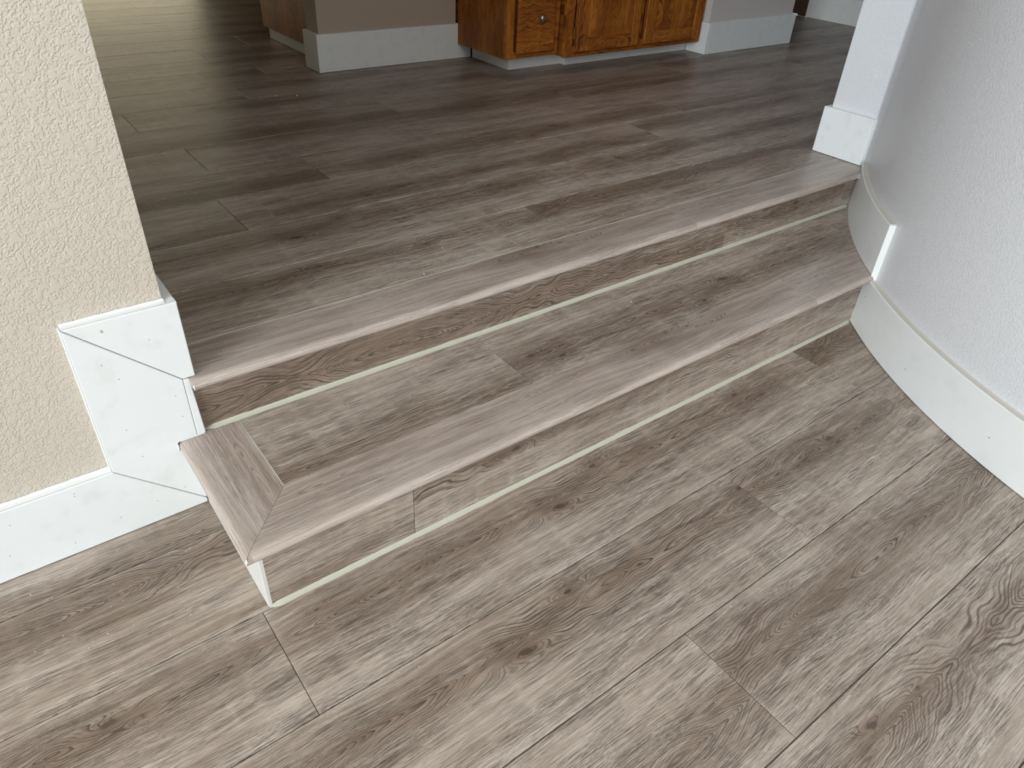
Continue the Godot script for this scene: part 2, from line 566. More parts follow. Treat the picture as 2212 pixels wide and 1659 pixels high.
func room() -> void:
	# the lower floor: a screed with planks on it
	var low := thing("floor", "lower floor of wide greyish oak planks in front of the step", "floor", "structure")
	box("screed", Vector3(-7.5, -0.12, -0.75), Vector3(2.6, -0.0037, 8.0), 0.0, M.joint, low)
	var a0 := angle_for_x(2.25, CW)
	var curve := arc_points(CW, -PI, a0, 60)
	var inside := PackedVector2Array()
	inside.append(Vector2(-7.5, -8.0))
	inside.append(Vector2(CX - CW, -8.0))
	for p in curve:
		if -p.y > WALL_Z: inside.append(p)
	inside.append(Vector2(curve[curve.size() - 1].x, -WALL_Z))
	inside.append(Vector2(-7.5, -WALL_Z))
	var under := PackedVector2Array([Vector2(0.0135, 0.9), Vector2(0.0135, -RISER1), Vector2(2.6, -RISER1), Vector2(2.6, 0.9)])
	var P := 1.524
	var rows := []
	rows.append([-3 * PW, -2 * PW, [-7.6, -3.1, -1.9, -0.376, 1.15, 2.7], [["knot", 0.3, false], ["quiet", 0.2, false], ["quiet", 0.6, false], ["quiet", 0.0, false]]])
	rows.append([-2 * PW, -1 * PW, [-7.6, -3.1, -2.2, -0.72, 0.80, 2.7], [["knot", 0.3, false], ["flame", 0.0, false], ["quiet", 0.3, false], ["flame", 0.09, false], ["quiet", 0.0, false]]])
	rows.append([-1 * PW, 0.0, [-7.6, -3.1, -P * 1.0 - 1.5, -P, 0.0, P, 2.7], [["knot", 0.3, false], ["quiet", 0.2, true], ["arch", 0.0, false], ["knot", 0.0, false], ["arch", 0.0, false], ["flame", 0.1, false]]])
	rows.append([0.0, PW, [-7.6, -3.1, -0.566, 0.958, 2.5], [["knot", 0.3, false], ["quiet", 0.0, false], ["arch", -0.30, false], ["knot", 0.95, false]]])
	rows.append([PW, 2 * PW, [-7.6, -3.1, -0.946, 0.578, 2.1], [["knot", 0.3, false], ["flame", 0.3, false], ["rings", 0.45, true], ["cathedral", 0.0, false]]])
	rows.append([2 * PW, 3 * PW, [-7.6, -3.1, -1.5, 0.0, 1.55], [["knot", 0.3, false], ["quiet", 0.1, false], ["cathedral", 0.2, true], ["rings", 0.0, false]]])
	rows.append([3 * PW, 4 * PW, [-7.6, -3.1, -0.4, 1.1, 2.2], [["knot", 0.3, false], ["arch", 0.3, true], ["eye", 0.2, false], ["quiet", 0.5, false]]])
	var rng := RandomNumberGenerator.new()
	rng.seed = 4
	var kinds := ["arch", "quiet", "knot", "flame", "rings", "eye", "cathedral"]
	for k in range(4, 35):
		var j := [-7.6]
		var x := -7.6 + rng.randf_range(0.3, 1.4)
		var pr := []
		while x < 1.9:
			j.append(x)
			x += P
		j.append(2.0)
		for i in j.size(): pr.append([kinds[rng.randi() % 7], rng.randf_range(0.0, 0.5), rng.randf() < 0.5])
		rows.append([k * PW, (k + 1) * PW, j, pr])
	planks(low, [["in", inside], ["out", under]], 0.0, rows)

	# the upper floor
	var up := thing("floor", "upper floor of oak planks running back to the kitchen cabinets", "floor", "structure")
	box("screed", Vector3(-3.0, H2 - 0.12, -7.0), Vector3(4.83, H2 - 0.0037, -0.655), 0.0, M.joint, up)
	rows = []
	var zk := func(k: int) -> float: return k * PW - 0.18208
	rows.append([zk.call(-3), NOSE2_IN - 0.001, [-3.1, -0.477, 1.0471, 2.571, 4.1, 5.0], [["quiet", 0.2, false], ["eye", 0.18, false], ["flame", 0.1, false]]])
	rows.append([zk.call(-4), zk.call(-3), [-3.1, -1.4844, 0.0396, 1.5636, 3.0876, 5.0], [["quiet", 0.2, false], ["rings", 0.1, false], ["arch", 0.2, false], ["knot", 0.3, false]]])
	rows.append([zk.call(-5), zk.call(-4), [-3.1, -1.17, 0.3524, 1.8777, 3.40, 5.0], [["flame", 0.2, false], ["quiet", 0.4, false], ["knot", 0.1, true], ["rings", 0.2, false]]])
	rows.append([zk.call(-6), zk.call(-5), [-3.1, -0.8438, 0.6822, 2.2097, 3.73, 5.0], [["quiet", 0.1, false], ["flame", 0.3, true], ["arch", 0.0, true], ["quiet", 0.5, false]]])
	rows.append([zk.call(-7), zk.call(-6), [-3.1, -1.1, 0.405, 1.93, 3.454, 5.0], [["arch", 0.1, false], ["rings", 0.1, false], ["quiet", 0.2, true], ["eye", 0.0, false]]])
	rows.append([zk.call(-8), zk.call(-7), [-3.1, -1.8, -0.32, 1.2, 2.724, 4.25, 5.0], [["quiet", 0.0, false], ["knot", 0.2, false], ["flame", 0.0, true]]])
	rows.append([zk.call(-9), zk.call(-8), [-3.1, -1.193, 0.3311, 1.855, 3.379, 5.0], [["quiet", 0.3, false], ["quiet", 0.0, true], ["rings", 0.4, false], ["arch", 0.2, true]]])
	rows.append([zk.call(-10), zk.call(-9), [-3.1, -0.739, 0.7849, 2.309, 3.833, 5.0], [["flame", 0.0, false], ["quiet", 0.1, false], ["knot", 0.0, false]]])
	for k in range(-22, -10):
		var j := [-3.1]
		var x := -3.1 + rng.randf_range(0.3, 1.4)
		var pr := []
		while x < 4.9:
			j.append(x)
			x += P
		j.append(5.0)
		for i in j.size(): pr.append([kinds[rng.randi() % 7], rng.randf_range(0.0, 0.5), rng.randf() < 0.5])
		rows.append([zk.call(k), zk.call(k + 1), j, pr])
	var upper := PackedVector2Array([Vector2(-2.99, 7.0), Vector2(-2.99, 0.69), Vector2(0.0285, 0.69), Vector2(0.0285, 0.655), Vector2(2.262, 0.655), Vector2(2.262, 0.74), Vector2(4.83, 0.74), Vector2(4.83, 7.0)])
	planks(up, [["in", upper]], H2, rows)
	# beyond the range where planks can be told apart the floor goes on as one sheet
	box("far_boards", Vector3(-2.99, H2 - 0.0035, -7.0), Vector3(4.83, H2 - 0.0002, zk.call(-22) - 0.001), 0.0, M.wood_quiet, up, [0, 0.0, 2, 0.0, 1.0, 1.0])

	# walls
	wall_box("wall_left", Vector3(-7.5, -0.12, WALL_Z - 0.128), Vector3(0.0285, HIGH, WALL_Z), M.left_paint, "cream knockdown textured wall ending beside the two steps")
	var cw := thing("wall_right", "pale grey curved wall with orange peel texture right of the steps", "wall", "structure")
	var outline := PackedVector2Array()
	outline.append(Vector2(4.95, 0.737))
	outline.append(Vector2(2.2686, 0.737))
	# rounded arris between the end face and the curve
	var pc := Vector2(2.2686, 0.0)
	var ac := angle_for_x(2.222, CW)
	var start := Vector2(CX + CW * cos(ac), -(CZ + CW * sin(ac)))
	var corner := Vector2(2.2686, 0.5705)
	var before := Vector2(2.2686, 0.578)
	var after := corner.lerp(start, 0.12)
	for k in 7:
		var t := k / 6.0
		outline.append(before.lerp(corner, t).lerp(corner.lerp(after, t), t))
	for p in arc_points(CW, ac, -PI, 90): outline.append(p)
	outline.append(Vector2(CX - CW, -8.0))
	outline.append(Vector2(4.95, -8.0))
	var st := new_st()
	st.set_smooth_group(0)
	var n := outline.size()
	for i in n:
		var a := outline[i]
		var b := outline[(i + 1) % n]
		st.set_smooth_group(0 if i >= 2 and i < n - 3 else -1)
		quad(st, Vector3(b.x, -0.12, -b.y), Vector3(a.x, -0.12, -a.y), Vector3(a.x, HIGH, -a.y), Vector3(b.x, HIGH, -b.y))
	obj("plaster", st, M.right_paint, cw)
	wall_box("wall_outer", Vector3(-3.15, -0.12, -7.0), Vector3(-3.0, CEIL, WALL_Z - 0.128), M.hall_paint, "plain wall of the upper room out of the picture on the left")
	for w in [["wall_sill", -0.12, 0.95, 1.55, 6.45, "under"], ["wall_lintel", 5.45, HIGH, 1.55, 6.45, "above"], ["wall_return", -0.12, HIGH, -0.69, 1.55, "before"], ["wall_corner", -0.12, HIGH, 6.45, 8.0, "beyond"]]:
		wall_box(w[0], Vector3(-7.65, w[1], w[3]), Vector3(-7.5, w[2], w[4]), M.far_paint, "plain wall %s the side window out of the picture" % w[5])
	wall_box("wall_back", Vector3(-7.65, -0.12, 8.0), Vector3(5.1, HIGH, 8.15), M.far_paint, "plain wall behind the viewer")
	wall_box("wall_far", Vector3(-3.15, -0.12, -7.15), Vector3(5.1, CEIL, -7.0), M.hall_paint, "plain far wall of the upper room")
	wall_box("wall_side", Vector3(4.8436, -0.12, -2.56), Vector3(5.0, CEIL, -0.737), M.right_paint, "pale wall at the far right end of the upper floor")
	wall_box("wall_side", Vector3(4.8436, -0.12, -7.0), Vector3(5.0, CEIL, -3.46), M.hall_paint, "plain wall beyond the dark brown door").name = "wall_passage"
	wall_box("ceiling", Vector3(-7.65, HIGH, -0.9), Vector3(5.1, HIGH + 0.15, 8.15), M.high_ceiling, "plain white high ceiling above the lower floor")
	wall_box("ceiling", Vector3(-3.15, CEIL, -7.15), Vector3(5.1, CEIL + 0.15, -0.69), M.ceiling, "plain white ceiling above the upper floor").name = "ceiling_upper"
	wall_box("wall_header", Vector3(0.0287, 2.62, WALL_Z - 0.128), Vector3(2.27, HIGH, WALL_Z), M.left_paint, "wall above the opening over the two steps")
	window("window_1", Vector3(-7.55, 3.20, 4.00), Vector3(1, 0, 0), Vector2(4.95, 4.55), "large side window that lights the lower floor")
	window("window_2", Vector3(-0.7, 3.6, 7.98), Vector3(0, 0, -1), Vector2(2.5, 1.8), "window behind the viewer")
	window("window_3", Vector3(0.5, 0.74, -6.985), Vector3(0, 0, 1), Vector2(3.1, 0.88), "wide window at the far end of the upper floor")

func window(called: String, at: Vector3, towards: Vector3, size: Vector2, label: String) -> void:
	var o := thing(called, label, "window", "structure")
	o.look_at_from_position(at, at + towards, Vector3.UP)
	box("pane", Vector3(-size.x / 2, -size.y / 2, 0.0), Vector3(size.x / 2, size.y / 2, 0.008), 0.0, M.far_pane if called == "window_3" else M.pane, o)
	for s in [-1, 1]:
		box("frame", Vector3(s * size.x / 2 - 0.035, -size.y / 2, -0.02), Vector3(s * size.x / 2 + 0.035, size.y / 2, 0.02), 0.004, M.frame, o)
		box("frame", Vector3(-size.x / 2 + 0.036, s * size.y / 2 - 0.035, -0.02), Vector3(size.x / 2 - 0.036, s * size.y / 2 + 0.035, 0.02), 0.004, M.frame, o)

# =============================================================== the two steps

# the section of a nosing board: [distance behind its front edge, depth below its top], from the top inner edge round the front to the bottom inner edge
func nose_section(width: float) -> Array:
	var s := [Vector2(width, 0.0), Vector2(width - 0.004, 0.0), Vector2(0.05, 0.0), Vector2(0.024, 0.0)]
	for k in 9:
		var a := k / 8.0 * PI / 2.0
		s.append(Vector2(0.016 - 0.016 * sin(a), 0.012 - 0.012 * cos(a)))
	for k in 5:
		var a := k / 4.0 * PI / 2.0
		s.append(Vector2(0.005 - 0.005 * cos(a), 0.013 + 0.005 * sin(a)))
	s.append(Vector2(width * 0.5, 0.018))
	s.append(Vector2(width, 0.018))
	return s

func steps() -> void:
	var first := thing("stair_step", "lower oak step with a mitred return at its left end, standing on the lower floor", "step")
	var second := thing("stair_step", "upper oak step edge with its riser, between lower step and upper floor", "step")
	var ra := angle_for_x(1.826, CR)
	# --- carcass, hidden under the boards
	box("carcass", Vector3(0.021, 0.001, -0.556), Vector3(1.80, 0.148, -0.242), 0.0, M.gap, first)
	# --- risers
	var end1 := 1.8285
	riser(first, 0.0139, 0.3082, 0.001, 0.1495, RISER1, ["quiet", 0.2, 0.05])
	riser(first, 0.3092, end1, 0.001, 0.1495, RISER1, ["eye", 0.0, 0.045])
	riser(second, 0.0270, 1.5655, H1 + 0.0005, 0.2795, RISER2, ["flame", -0.04, -0.02])
	riser(second, 1.5665, 2.2368, H1 + 0.0005, 0.2795, RISER2, ["knot", 0.90, 0.03])
	# --- the side board of the lower step
	box("end_panel", Vector3(0.0125, 0.0005, TRIM_Z + 0.0005), Vector3(0.0205, 0.1497, -0.2318), 0.001, M.white_side, first)
	# --- tread boards
	var zin := NOSE1_IN - 0.0004
	var z0 := RISER2 + 0.0003
	tread(first, PackedVector2Array([Vector2(0.1045, -zin), Vector2(0.6634, -zin), Vector2(0.6634, -z0), Vector2(0.1045, -z0)]), ["quiet", 0.9, false])
	var poly := PackedVector2Array([Vector2(0.6642, -zin), Vector2(2.4, -zin), Vector2(2.4, -z0), Vector2(0.6642, -z0)])
	var room_side := PackedVector2Array()
	for p in arc_points(CR - 0.004, -PI, angle_for_x(2.3, CR - 0.004), 50): room_side.append(p)
	room_side.append(Vector2(2.3, 0.9))
	room_side.append(Vector2(-1.0, 0.9))
	room_side.append(Vector2(-1.0, -0.8878))
	for p in Geometry2D.intersect_polygons(poly, room_side): tread(first, p, ["arch", 0.0, true])
	# --- nosing boards
	var wn := NOSE1 - NOSE1_IN
	var wr := 0.1035 + 0.0115
	var st := new_st()
	var sec := nose_section(wn)
	extrude_nose(st, sec, func(p: Vector2) -> Array:
		return [Vector3(-0.0115 + p.x * wr / wn + 0.0004, H1 - p.y, NOSE1 - p.x), Vector3(curve_x(NOSE1 - p.x, CW + 0.002), H1 - p.y, NOSE1 - p.x)], 0, 0.0)
	obj("nosing", st, M.wood_nosing, first)
	st = new_st()
	extrude_nose(st, sec, func(p: Vector2) -> Array:
		var x := -0.0115 + p.x * wr / wn
		return [Vector3(x, H1 - p.y, RISER2 + 0.0003), Vector3(x, H1 - p.y, NOSE1 - p.x - 0.0004)], 2, 0.6)
	obj("return_nosing", st, M.wood_nosing, first)
	st = new_st()
	var wn2 := NOSE2 - NOSE2_IN
	extrude_nose(st, nose_section(wn2), func(p: Vector2) -> Array:
		var z := NOSE2 - p.x
		return [Vector3(0.0365 if z > TRIM_Z else 0.030, H2 - p.y, z), Vector3(minf(curve_x(z, CR + 0.0005), 2.262), H2 - p.y, z)], 0, 0.15)
	obj("nosing", st, M.wood_nosing, second)
	box("carcass", Vector3(0.043, H1, -0.66), Vector3(2.15, 0.279, RISER2 - 0.009), 0.0, M.gap, second)
	# --- caulk: beads at the foot of each riser, thin lines in the joints of the boards
	bead(first, Vector3(0.0135, 0.0, RISER1), Vector3(1.822, 0.0, RISER1), 0.0085, 0.0065, 91, M.caulk)
	bead(second, Vector3(0.0440, H1, RISER2), Vector3(2.229, H1, RISER2), 0.0095, 0.0065, 92, M.caulk)
	line(first, Vector3(0.1040, H1, RISER2 + 0.008), Vector3(0.1040, H1, NOSE1_IN), 0.0009, 93, M.caulk)
	line(second, Vector3(0.06, H2, NOSE2_IN), Vector3(2.25, H2, NOSE2_IN), 0.0012, 94, M.caulk)
	# white dab at the tip of the mitre and at the ends of the nosings
	var dab := new_st()
	lump(dab, Vector3(-0.0098, H1 - 0.010, NOSE1 - 0.0022), Vector3(0.0022, 0.0075, 0.0022), 5)
	obj("caulk", dab, M.caulk_white, first)
	dab = new_st()
	lump(dab, Vector3(0.0368, H2 - 0.012, NOSE2 - 0.004), Vector3(0.0012, 0.006, 0.005), 6)
	obj("caulk", dab, M.caulk_white, second)
	dab = new_st()
	bevel_box(dab, Vector3(curve_x(NOSE2, CR) - 0.0035, H2 - 0.016, NOSE2 + 0.0004), Vector3(curve_x(NOSE2, CR) - 0.0008, H2 + 0.0005, NOSE2 + 0.0022), 0.0006)
	obj("caulk", dab, M.caulk_white, second)

func curve_x(z: float, r: float) -> float:
	return CX - sqrt(maxf(r * r - (z - CZ) * (z - CZ), 0.0))

func riser(parent: Node3D, x0: float, x1: float, y0: float, y1: float, z: float, pr: Array) -> void:
	var st := new_st()
	var poly := PackedVector2Array([Vector2(x0, y0), Vector2(x1, y0), Vector2(x1, y1), Vector2(x0, y1)])
	slab(st, poly, 0.0075, 0.0007, front_put(z), [0, -float(pr[1]), 1, y1 + float(pr[2]), 1.0, -1.0])
	obj("riser_board", st, M["wood_" + pr[0]], parent)

func tread(parent: Node3D, poly: PackedVector2Array, pr: Array) -> void:
	var st := new_st()
	var g := [0, 2.007, 2, NOSE1_IN, -1.0, -1.0] if pr[2] else [0, 0.1045 - float(pr[1]), 2, -0.56, 1.0, 1.0]
	slab(st, poly, 0.007, 0.0008, flat_put(H1), g)
	obj("tread_board", st, M["wood_" + pr[0]], parent)

# ends(p) gives the two end points of the line through a point of the section
func extrude_nose(st: SurfaceTool, sec: Array, ends: Callable, along: int, off: float) -> void:
	var n := sec.size()
	var run := 0.0
	st.set_smooth_group(0)
	var cap0 := []
	var cap1 := []
	for i in n:
		cap0.append(ends.call(sec[i])[0])
		cap1.append(ends.call(sec[i])[1])
	for i in n:
		var j := (i + 1) % n
		var d: float = sec[i].distance_to(sec[j])
		st.set_smooth_group(0 if i >= 2 and i < n - 3 else -1)
		var a: Vector3 = cap0[i]
		var b: Vector3 = cap1[i]
		var c: Vector3 = cap1[j]
		var e: Vector3 = cap0[j]
		var v0 := run / 0.24
		var v1 := (run + d) / 0.24
		var ua := Vector2((a[along] + off) / 1.536, v0)
		var ub := Vector2((b[along] + off) / 1.536, v0)
		var uc := Vector2((c[along] + off) / 1.536, v1)
		var ue := Vector2((e[along] + off) / 1.536, v1)
		var mid := (a + b + c + e) / 4.0
		var nn := (b - a).cross(e - a)
		var centre := Vector3.ZERO
		for k in n: centre += (cap0[k] + cap1[k]) / (2.0 * n)
		var outw := mid - centre
		if along == 0: outw.x = 0.0
		else: outw.z = 0.0
		if sec[i].y <= 0.0 and sec[j].y <= 0.0: outw = Vector3.UP
		elif sec[i].y >= 0.0179 and sec[j].y >= 0.0179: outw = Vector3.DOWN
		if nn.dot(outw) < 0.0: quad(st, a, e, c, b, ua, ue, uc, ub)
		else: quad(st, a, b, c, e, ua, ub, uc, ue)
		run += d
	st.set_smooth_group(-1)
	var poly := PackedVector2Array()
	for p in sec: poly.append(p)
	var t := Geometry2D.triangulate_polygon(poly)
	for i in range(0, t.size(), 3):
		for e in [[cap0, cap1], [cap1, cap0]]:
			var q := [e[0][t[i]], e[0][t[i + 1]], e[0][t[i + 2]]]
			var nn2: Vector3 = (q[1] - q[0]).cross(q[2] - q[0])
			if nn2.dot(e[0][t[i]] - e[1][t[i]]) < 0.0: q.reverse()
			face(st, q)

# a hand-run bead of caulk in the corner between a floor and a riser
func bead(parent: Node3D, a: Vector3, b: Vector3, deep: float, high: float, seed_: int, m: Material) -> void:
	var n := FastNoiseLite.new()
	n.seed = seed_
	n.frequency = 1.0
	var st := new_st()
	st.set_smooth_group(0)
	var len_ := a.distance_to(b)
	var steps_ := int(len_ / 0.008)
	var prev := []
	for k in steps_ + 1:
		var t := float(k) / steps_
		var p := a.lerp(b, t)
		var s := 1.0 + 0.16 * n.get_noise_1d(t * len_ * 9.0) + 0.10 * n.get_noise_1d(t * len_ * 60.0)
		var e := minf(1.0, minf(t, 1.0 - t) * len_ / 0.02 + 0.25)
		var dp := deep * s * e
		var hp := high * s * e
		var ring := [p + Vector3(0, 0.0002, dp), p + Vector3(0, 0.0016, dp * 0.72), p + Vector3(0, hp * 0.42, dp * 0.38), p + Vector3(0, hp * 0.8, dp * 0.14), p + Vector3(0, hp, 0.0003)]
		if k > 0:
			for i in 4: quad(st, prev[i], ring[i], ring[i + 1], prev[i + 1])
		prev = ring
	obj("caulk_bead", st, m, parent)

# a thin uneven smear of caulk lying in a joint
func line(parent: Node3D, a: Vector3, b: Vector3, half: float, seed_: int, m: Material) -> void:
	var n := FastNoiseLite.new()
	n.seed = seed_
	n.frequency = 1.0
	var st := new_st()
	var len_ := a.distance_to(b)
	var along := (b - a).normalized()
	var side := along.cross(Vector3.UP)
	var steps_ := int(len_ / 0.006)
	var prev := []
	for k in steps_ + 1:
		var t := float(k) / steps_
		var p := a.lerp(b, t)
		var s := half * (1.0 + 0.7 * n.get_noise_1d(t * len_ * 14.0) + 0.7 * n.get_noise_1d(t * len_ * 70.0))
		s = maxf(s, half * 0.25)
		var ring := [p - side * s + Vector3.UP * 0.0001, p + Vector3.UP * 0.0005, p + side * s + Vector3.UP * 0.0001]
		if k > 0:
			for i in 2: quad(st, prev[i + 1], ring[i + 1], ring[i], prev[i])
		prev = ring
	obj("caulk_line", st, m, parent)

func lump(st: SurfaceTool, at: Vector3, size: Vector3, seed_: int, rings := 5, sides := 8) -> void:
	var rng := RandomNumberGenerator.new()
	rng.seed = seed_
	var grid := []
	for i in rings + 1:
		var row := []
		var th := PI * i / rings
		for j in sides:
			var ph := TAU * j / sides
			var r := 1.0 + rng.randf_range(-0.16, 0.16)
			if i == 0 or i == rings: r = 1.0
			row.append(at + Vector3(sin(th) * cos(ph), cos(th), sin(th) * sin(ph)) * size * r)
		grid.append(row)
	st.set_smooth_group(0)
	for i in rings:
		for j in sides:
			var k := (j + 1) % sides
			quad(st, grid[i][j], grid[i][k], grid[i + 1][k], grid[i + 1][j])

# =============================================================== white trim

func board(called: String, poly: Array, z: float, thick: float, parent: Node3D, m: Material = null) -> MeshInstance3D:
	var st := new_st()
	slab(st, PackedVector2Array(poly), thick, 0.0011, front_put(z))
	return obj(called, st, m if m else M.trim, parent)

func hole(parent: Node3D, at: Vector3, normal: Vector3, r := 0.0008, called := "nail_hole", m: Material = null) -> void:
	var st := new_st()
	var u := normal.cross(Vector3.UP).normalized()
	var v := u.cross(normal).normalized()
	for k in 8:
		var a := TAU * k / 8.0
		var b := TAU * (k + 1) / 8.0
		tri(st, at + normal * 0.0002, at + (u * cos(a) + v * sin(a) * 1.3) * r + normal * 0.00005, at + (u * cos(b) + v * sin(b) * 1.3) * r + normal * 0.00005)
	obj(called, st, m if m else M.hole, parent)

func left_trim() -> void:
	var o := thing("baseboard_left", "white baseboard on the cream left wall, stepping up around the stairs", "baseboard", "structure")
	var th := 0.0176
	var g := 0.00035
	var x0 := -0.1285
	var x1 := 0.0240
	# along the lower floor, mitred where it turns upwards
	board("baseboard", [Vector2(-7.48, 0.002), Vector2(0.0115, 0.002), Vector2(0.0115, 0.011), Vector2(x0 - g * 2, BB - g), Vector2(-7.48, BB - g)], TRIM_Z, th, o)
	# the upright board, cut round the lower step
	board("upright_board", [Vector2(x0, BB + g * 2), Vector2(0.0115, 0.0135), Vector2(0.0115, 0.1485), Vector2(-0.0128, 0.1485), Vector2(-0.0135, 0.1635), Vector2(-0.008, 0.1695), Vector2(0.0002, 0.1702), Vector2(x1, 0.1702), Vector2(x1, H2), Vector2(x0, H2 + BB - 0.0010)], TRIM_Z, th, o)
	# level with the upper floor
	board("baseboard", [Vector2(x0 + g * 3, H2 + BB), Vector2(x1 + g * 3, H2 + 0.0012), Vector2(0.0465, H2 + 0.0012), Vector2(0.0465, H2 + BB)], TRIM_Z, th, o)
	# filler strip between the upright and the upper riser
	board("filler_strip", [Vector2(x1 + 0.0008, 0.1702), Vector2(0.0400, 0.1702), Vector2(0.0355, H2 - 0.0012), Vector2(x1 + 0.0008, H2 - 0.0005)], TRIM_Z + 0.0008, 0.0126, o)
	# along the jamb
	box("baseboard", Vector3(0.0287, H2 + 0.0012, WALL_Z - 0.145), Vector3(0.0465, H2 + BB, TRIM_Z - th - 0.0004), 0.001, M.trim, o)
	# caulk where the boards meet the plaster
	smear(o, Vector3(-7.48, BB, WALL_Z), Vector3(x0 - 0.001, BB, WALL_Z))
	smear(o, Vector3(x0, H2 + BB, WALL_Z), Vector3(0.030, H2 + BB, WALL_Z))
	var st := new_st()
	bevel_box(st, Vector3(x0 - 0.0030, BB + 0.002, WALL_Z - 0.001), Vector3(x0 - 0.0001, H2 + BB - 0.002, TRIM_Z - 0.0035), 0.001)
	obj("caulk", st, M.caulk_white, o)
	st = new_st()
	bevel_box(st, Vector3(-0.0150, 0.150, TRIM_Z - 0.008), Vector3(-0.0119, 0.1640, TRIM_Z + 0.0012), 0.0008)
	bevel_box(st, Vector3(-0.0085, 0.1684, TRIM_Z - 0.008), Vector3(0.0380, 0.1700, TRIM_Z + 0.0010), 0.0005)
	obj("caulk", st, M.caulk_white, o)
	hole(o, Vector3(-0.074, H2 + 0.134, TRIM_Z), Vector3.BACK, 0.0024, "stain", M.stain)
	for p in [[-0.196, 0.137], [-0.197, 0.131], [-0.022, 0.060], [-0.086, 0.232], [-0.075, 0.052], [-0.142, 0.046], [-0.224, 0.028], [-0.09, 0.372], [-0.072, 0.337], [0.006, 0.270], [0.008, 0.222], [-0.075, 0.165], [-0.01, 0.395], [-0.30, 0.12], [-0.32, 0.055]]:
		hole(o, Vector3(p[0], p[1], TRIM_Z), Vector3.BACK)

func smear(parent: Node3D, a: Vector3, b: Vector3) -> void:
	var n := FastNoiseLite.new()
	n.seed = 17
	n.frequency = 1.0
	var st := new_st()
	var len_ := a.distance_to(b)
	var steps_ := int(len_ / 0.01)
	var prev := []
	for k in steps_ + 1:
		var p := a.lerp(b, float(k) / steps_)
		var s := 0.0042 * (1.0 + 0.35 * n.get_noise_1d(k * 0.31))
		var ring := [p + Vector3(0, 0.0004, 0.014), p + Vector3(0, 0.0012, 0.006), p + Vector3(0, s, 0.0009)]
		if k > 0:
			for i in 2: quad(st, prev[i], ring[i], ring[i + 1], prev[i + 1])
		prev = ring
	obj("caulk", st, M.caulk_white, parent)

func right_trim() -> void:
	var o := thing("baseboard_right", "white baseboard bent along the curved wall right of the steps", "baseboard", "structure")
	var sec := func(y0: float, y1: float) -> Array:
		return [Vector2(CW - CR + 0.0004, y0), Vector2(CW - CR + 0.0004, y1), Vector2(-0.0015, y1), Vector2(0.0, y1 - 0.0015), Vector2(0.0, y0)]
	# on the lower floor
	var st := new_st()
	var al := angle_for_z_left(RISER1 + 0.0004)
	arc_sweep(st, sec.call(0.002, BB), CR, al, -PI, 70)
	obj("baseboard", st, M.trim, o)
	# on the lower step
	st = new_st()
	var a1 := angle_for_z_left(NOSE1 - 0.010)
	var a2 := angle_for_z_left(RISER2 + 0.0012)
	arc_sweep(st, sec.call(H1 + 0.0012, H1 + BB), CR, a2, a1, 40)
	obj("baseboard", st, M.trim, o)
	# white caulk down the cut ends
	st = new_st()
	arc_sweep(st, [Vector2(CW - CR + 0.0004, H1 - 0.016), Vector2(CW - CR + 0.0004, H1 + BB - 0.001), Vector2(0.0008, H1 + BB - 0.001), Vector2(0.0008, H1 + 0.001), Vector2(-0.006, H1 - 0.016)], CR, a1 - 0.0003, a1 - 0.0028, 2)
	obj("caulk", st, M.caulk_white, o)
	st = new_st()
	bevel_box(st, Vector3(curve_x(RISER1, CR) - 0.0008, 0.002, RISER1 + 0.0006), Vector3(curve_x(RISER1, CR) + 0.003, 0.148, RISER1 + 0.0036), 0.0008)
	obj("caulk", st, M.caulk_white, o)
	# raw top edges
	for e in [[al, -PI, BB], [a2, a1, H1 + BB]]:
		st = new_st()
		arc_sweep(st, [Vector2(CW - CR + 0.0002, e[2]), Vector2(CW - CR + 0.0002, e[2] + 0.0022), Vector2(CW - CR + 0.004, e[2] + 0.0008), Vector2(-0.0026, e[2] + 0.0004), Vector2(-0.0026, e[2] + 0.0001)], CR, e[0], e[1], 60)
		obj("top_edge", st, M.trim_raw, o)
	# round the end of the wall, on the upper floor
	box("baseboard", Vector3(2.2508, H2 + 0.0015, -0.7552), Vector3(2.2684, H2 + BB, -0.5725), 0.0012, M.trim, o)
	box("baseboard", Vector3(2.2688, H2 + 0.0015, -0.7552), Vector3(4.82, H2 + BB, -0.7374), 0.0012, M.trim, o)
	box("caulk", Vector3(2.2530, H2 + 0.001, -0.5724), Vector3(2.2684, H2 + BB - 0.001, -0.5685), 0.0015, M.caulk_white, o)
	for p in [[2.2508, 0.428, -0.73], [2.2508, 0.405, -0.60], [2.2508, 0.330, -0.605]]:
		hole(o, Vector3(p[0], p[1], p[2]), Vector3.LEFT)
	for p in [[-2.42, 0.105], [-2.60, 0.055], [-2.78, 0.07], [-2.86, 0.112]]:
		hole(o, arc_at(CR, p[0], p[1]), Vector3(cos(p[0]), 0, sin(p[0])), 0.0014)

func angle_for_z_left(z: float) -> float:
	return -PI + asin((CZ - z) / CR) if z < CZ else -PI

# =============================================================== kitchen

func oak(called: String, lo: Vector3, hi: Vector3, b: float, parent: Node, along := 1, off := 0.0) -> MeshInstance3D:
	var across := 0 if along != 0 else 1
	if hi.x - lo.x < 0.03 and along == 1: across = 2
	return box(called, lo, hi, b, M.wood_cabinet, parent, [along, lo[along] - off, across, lo[across] - off * 0.3, 1.0, 1.0])

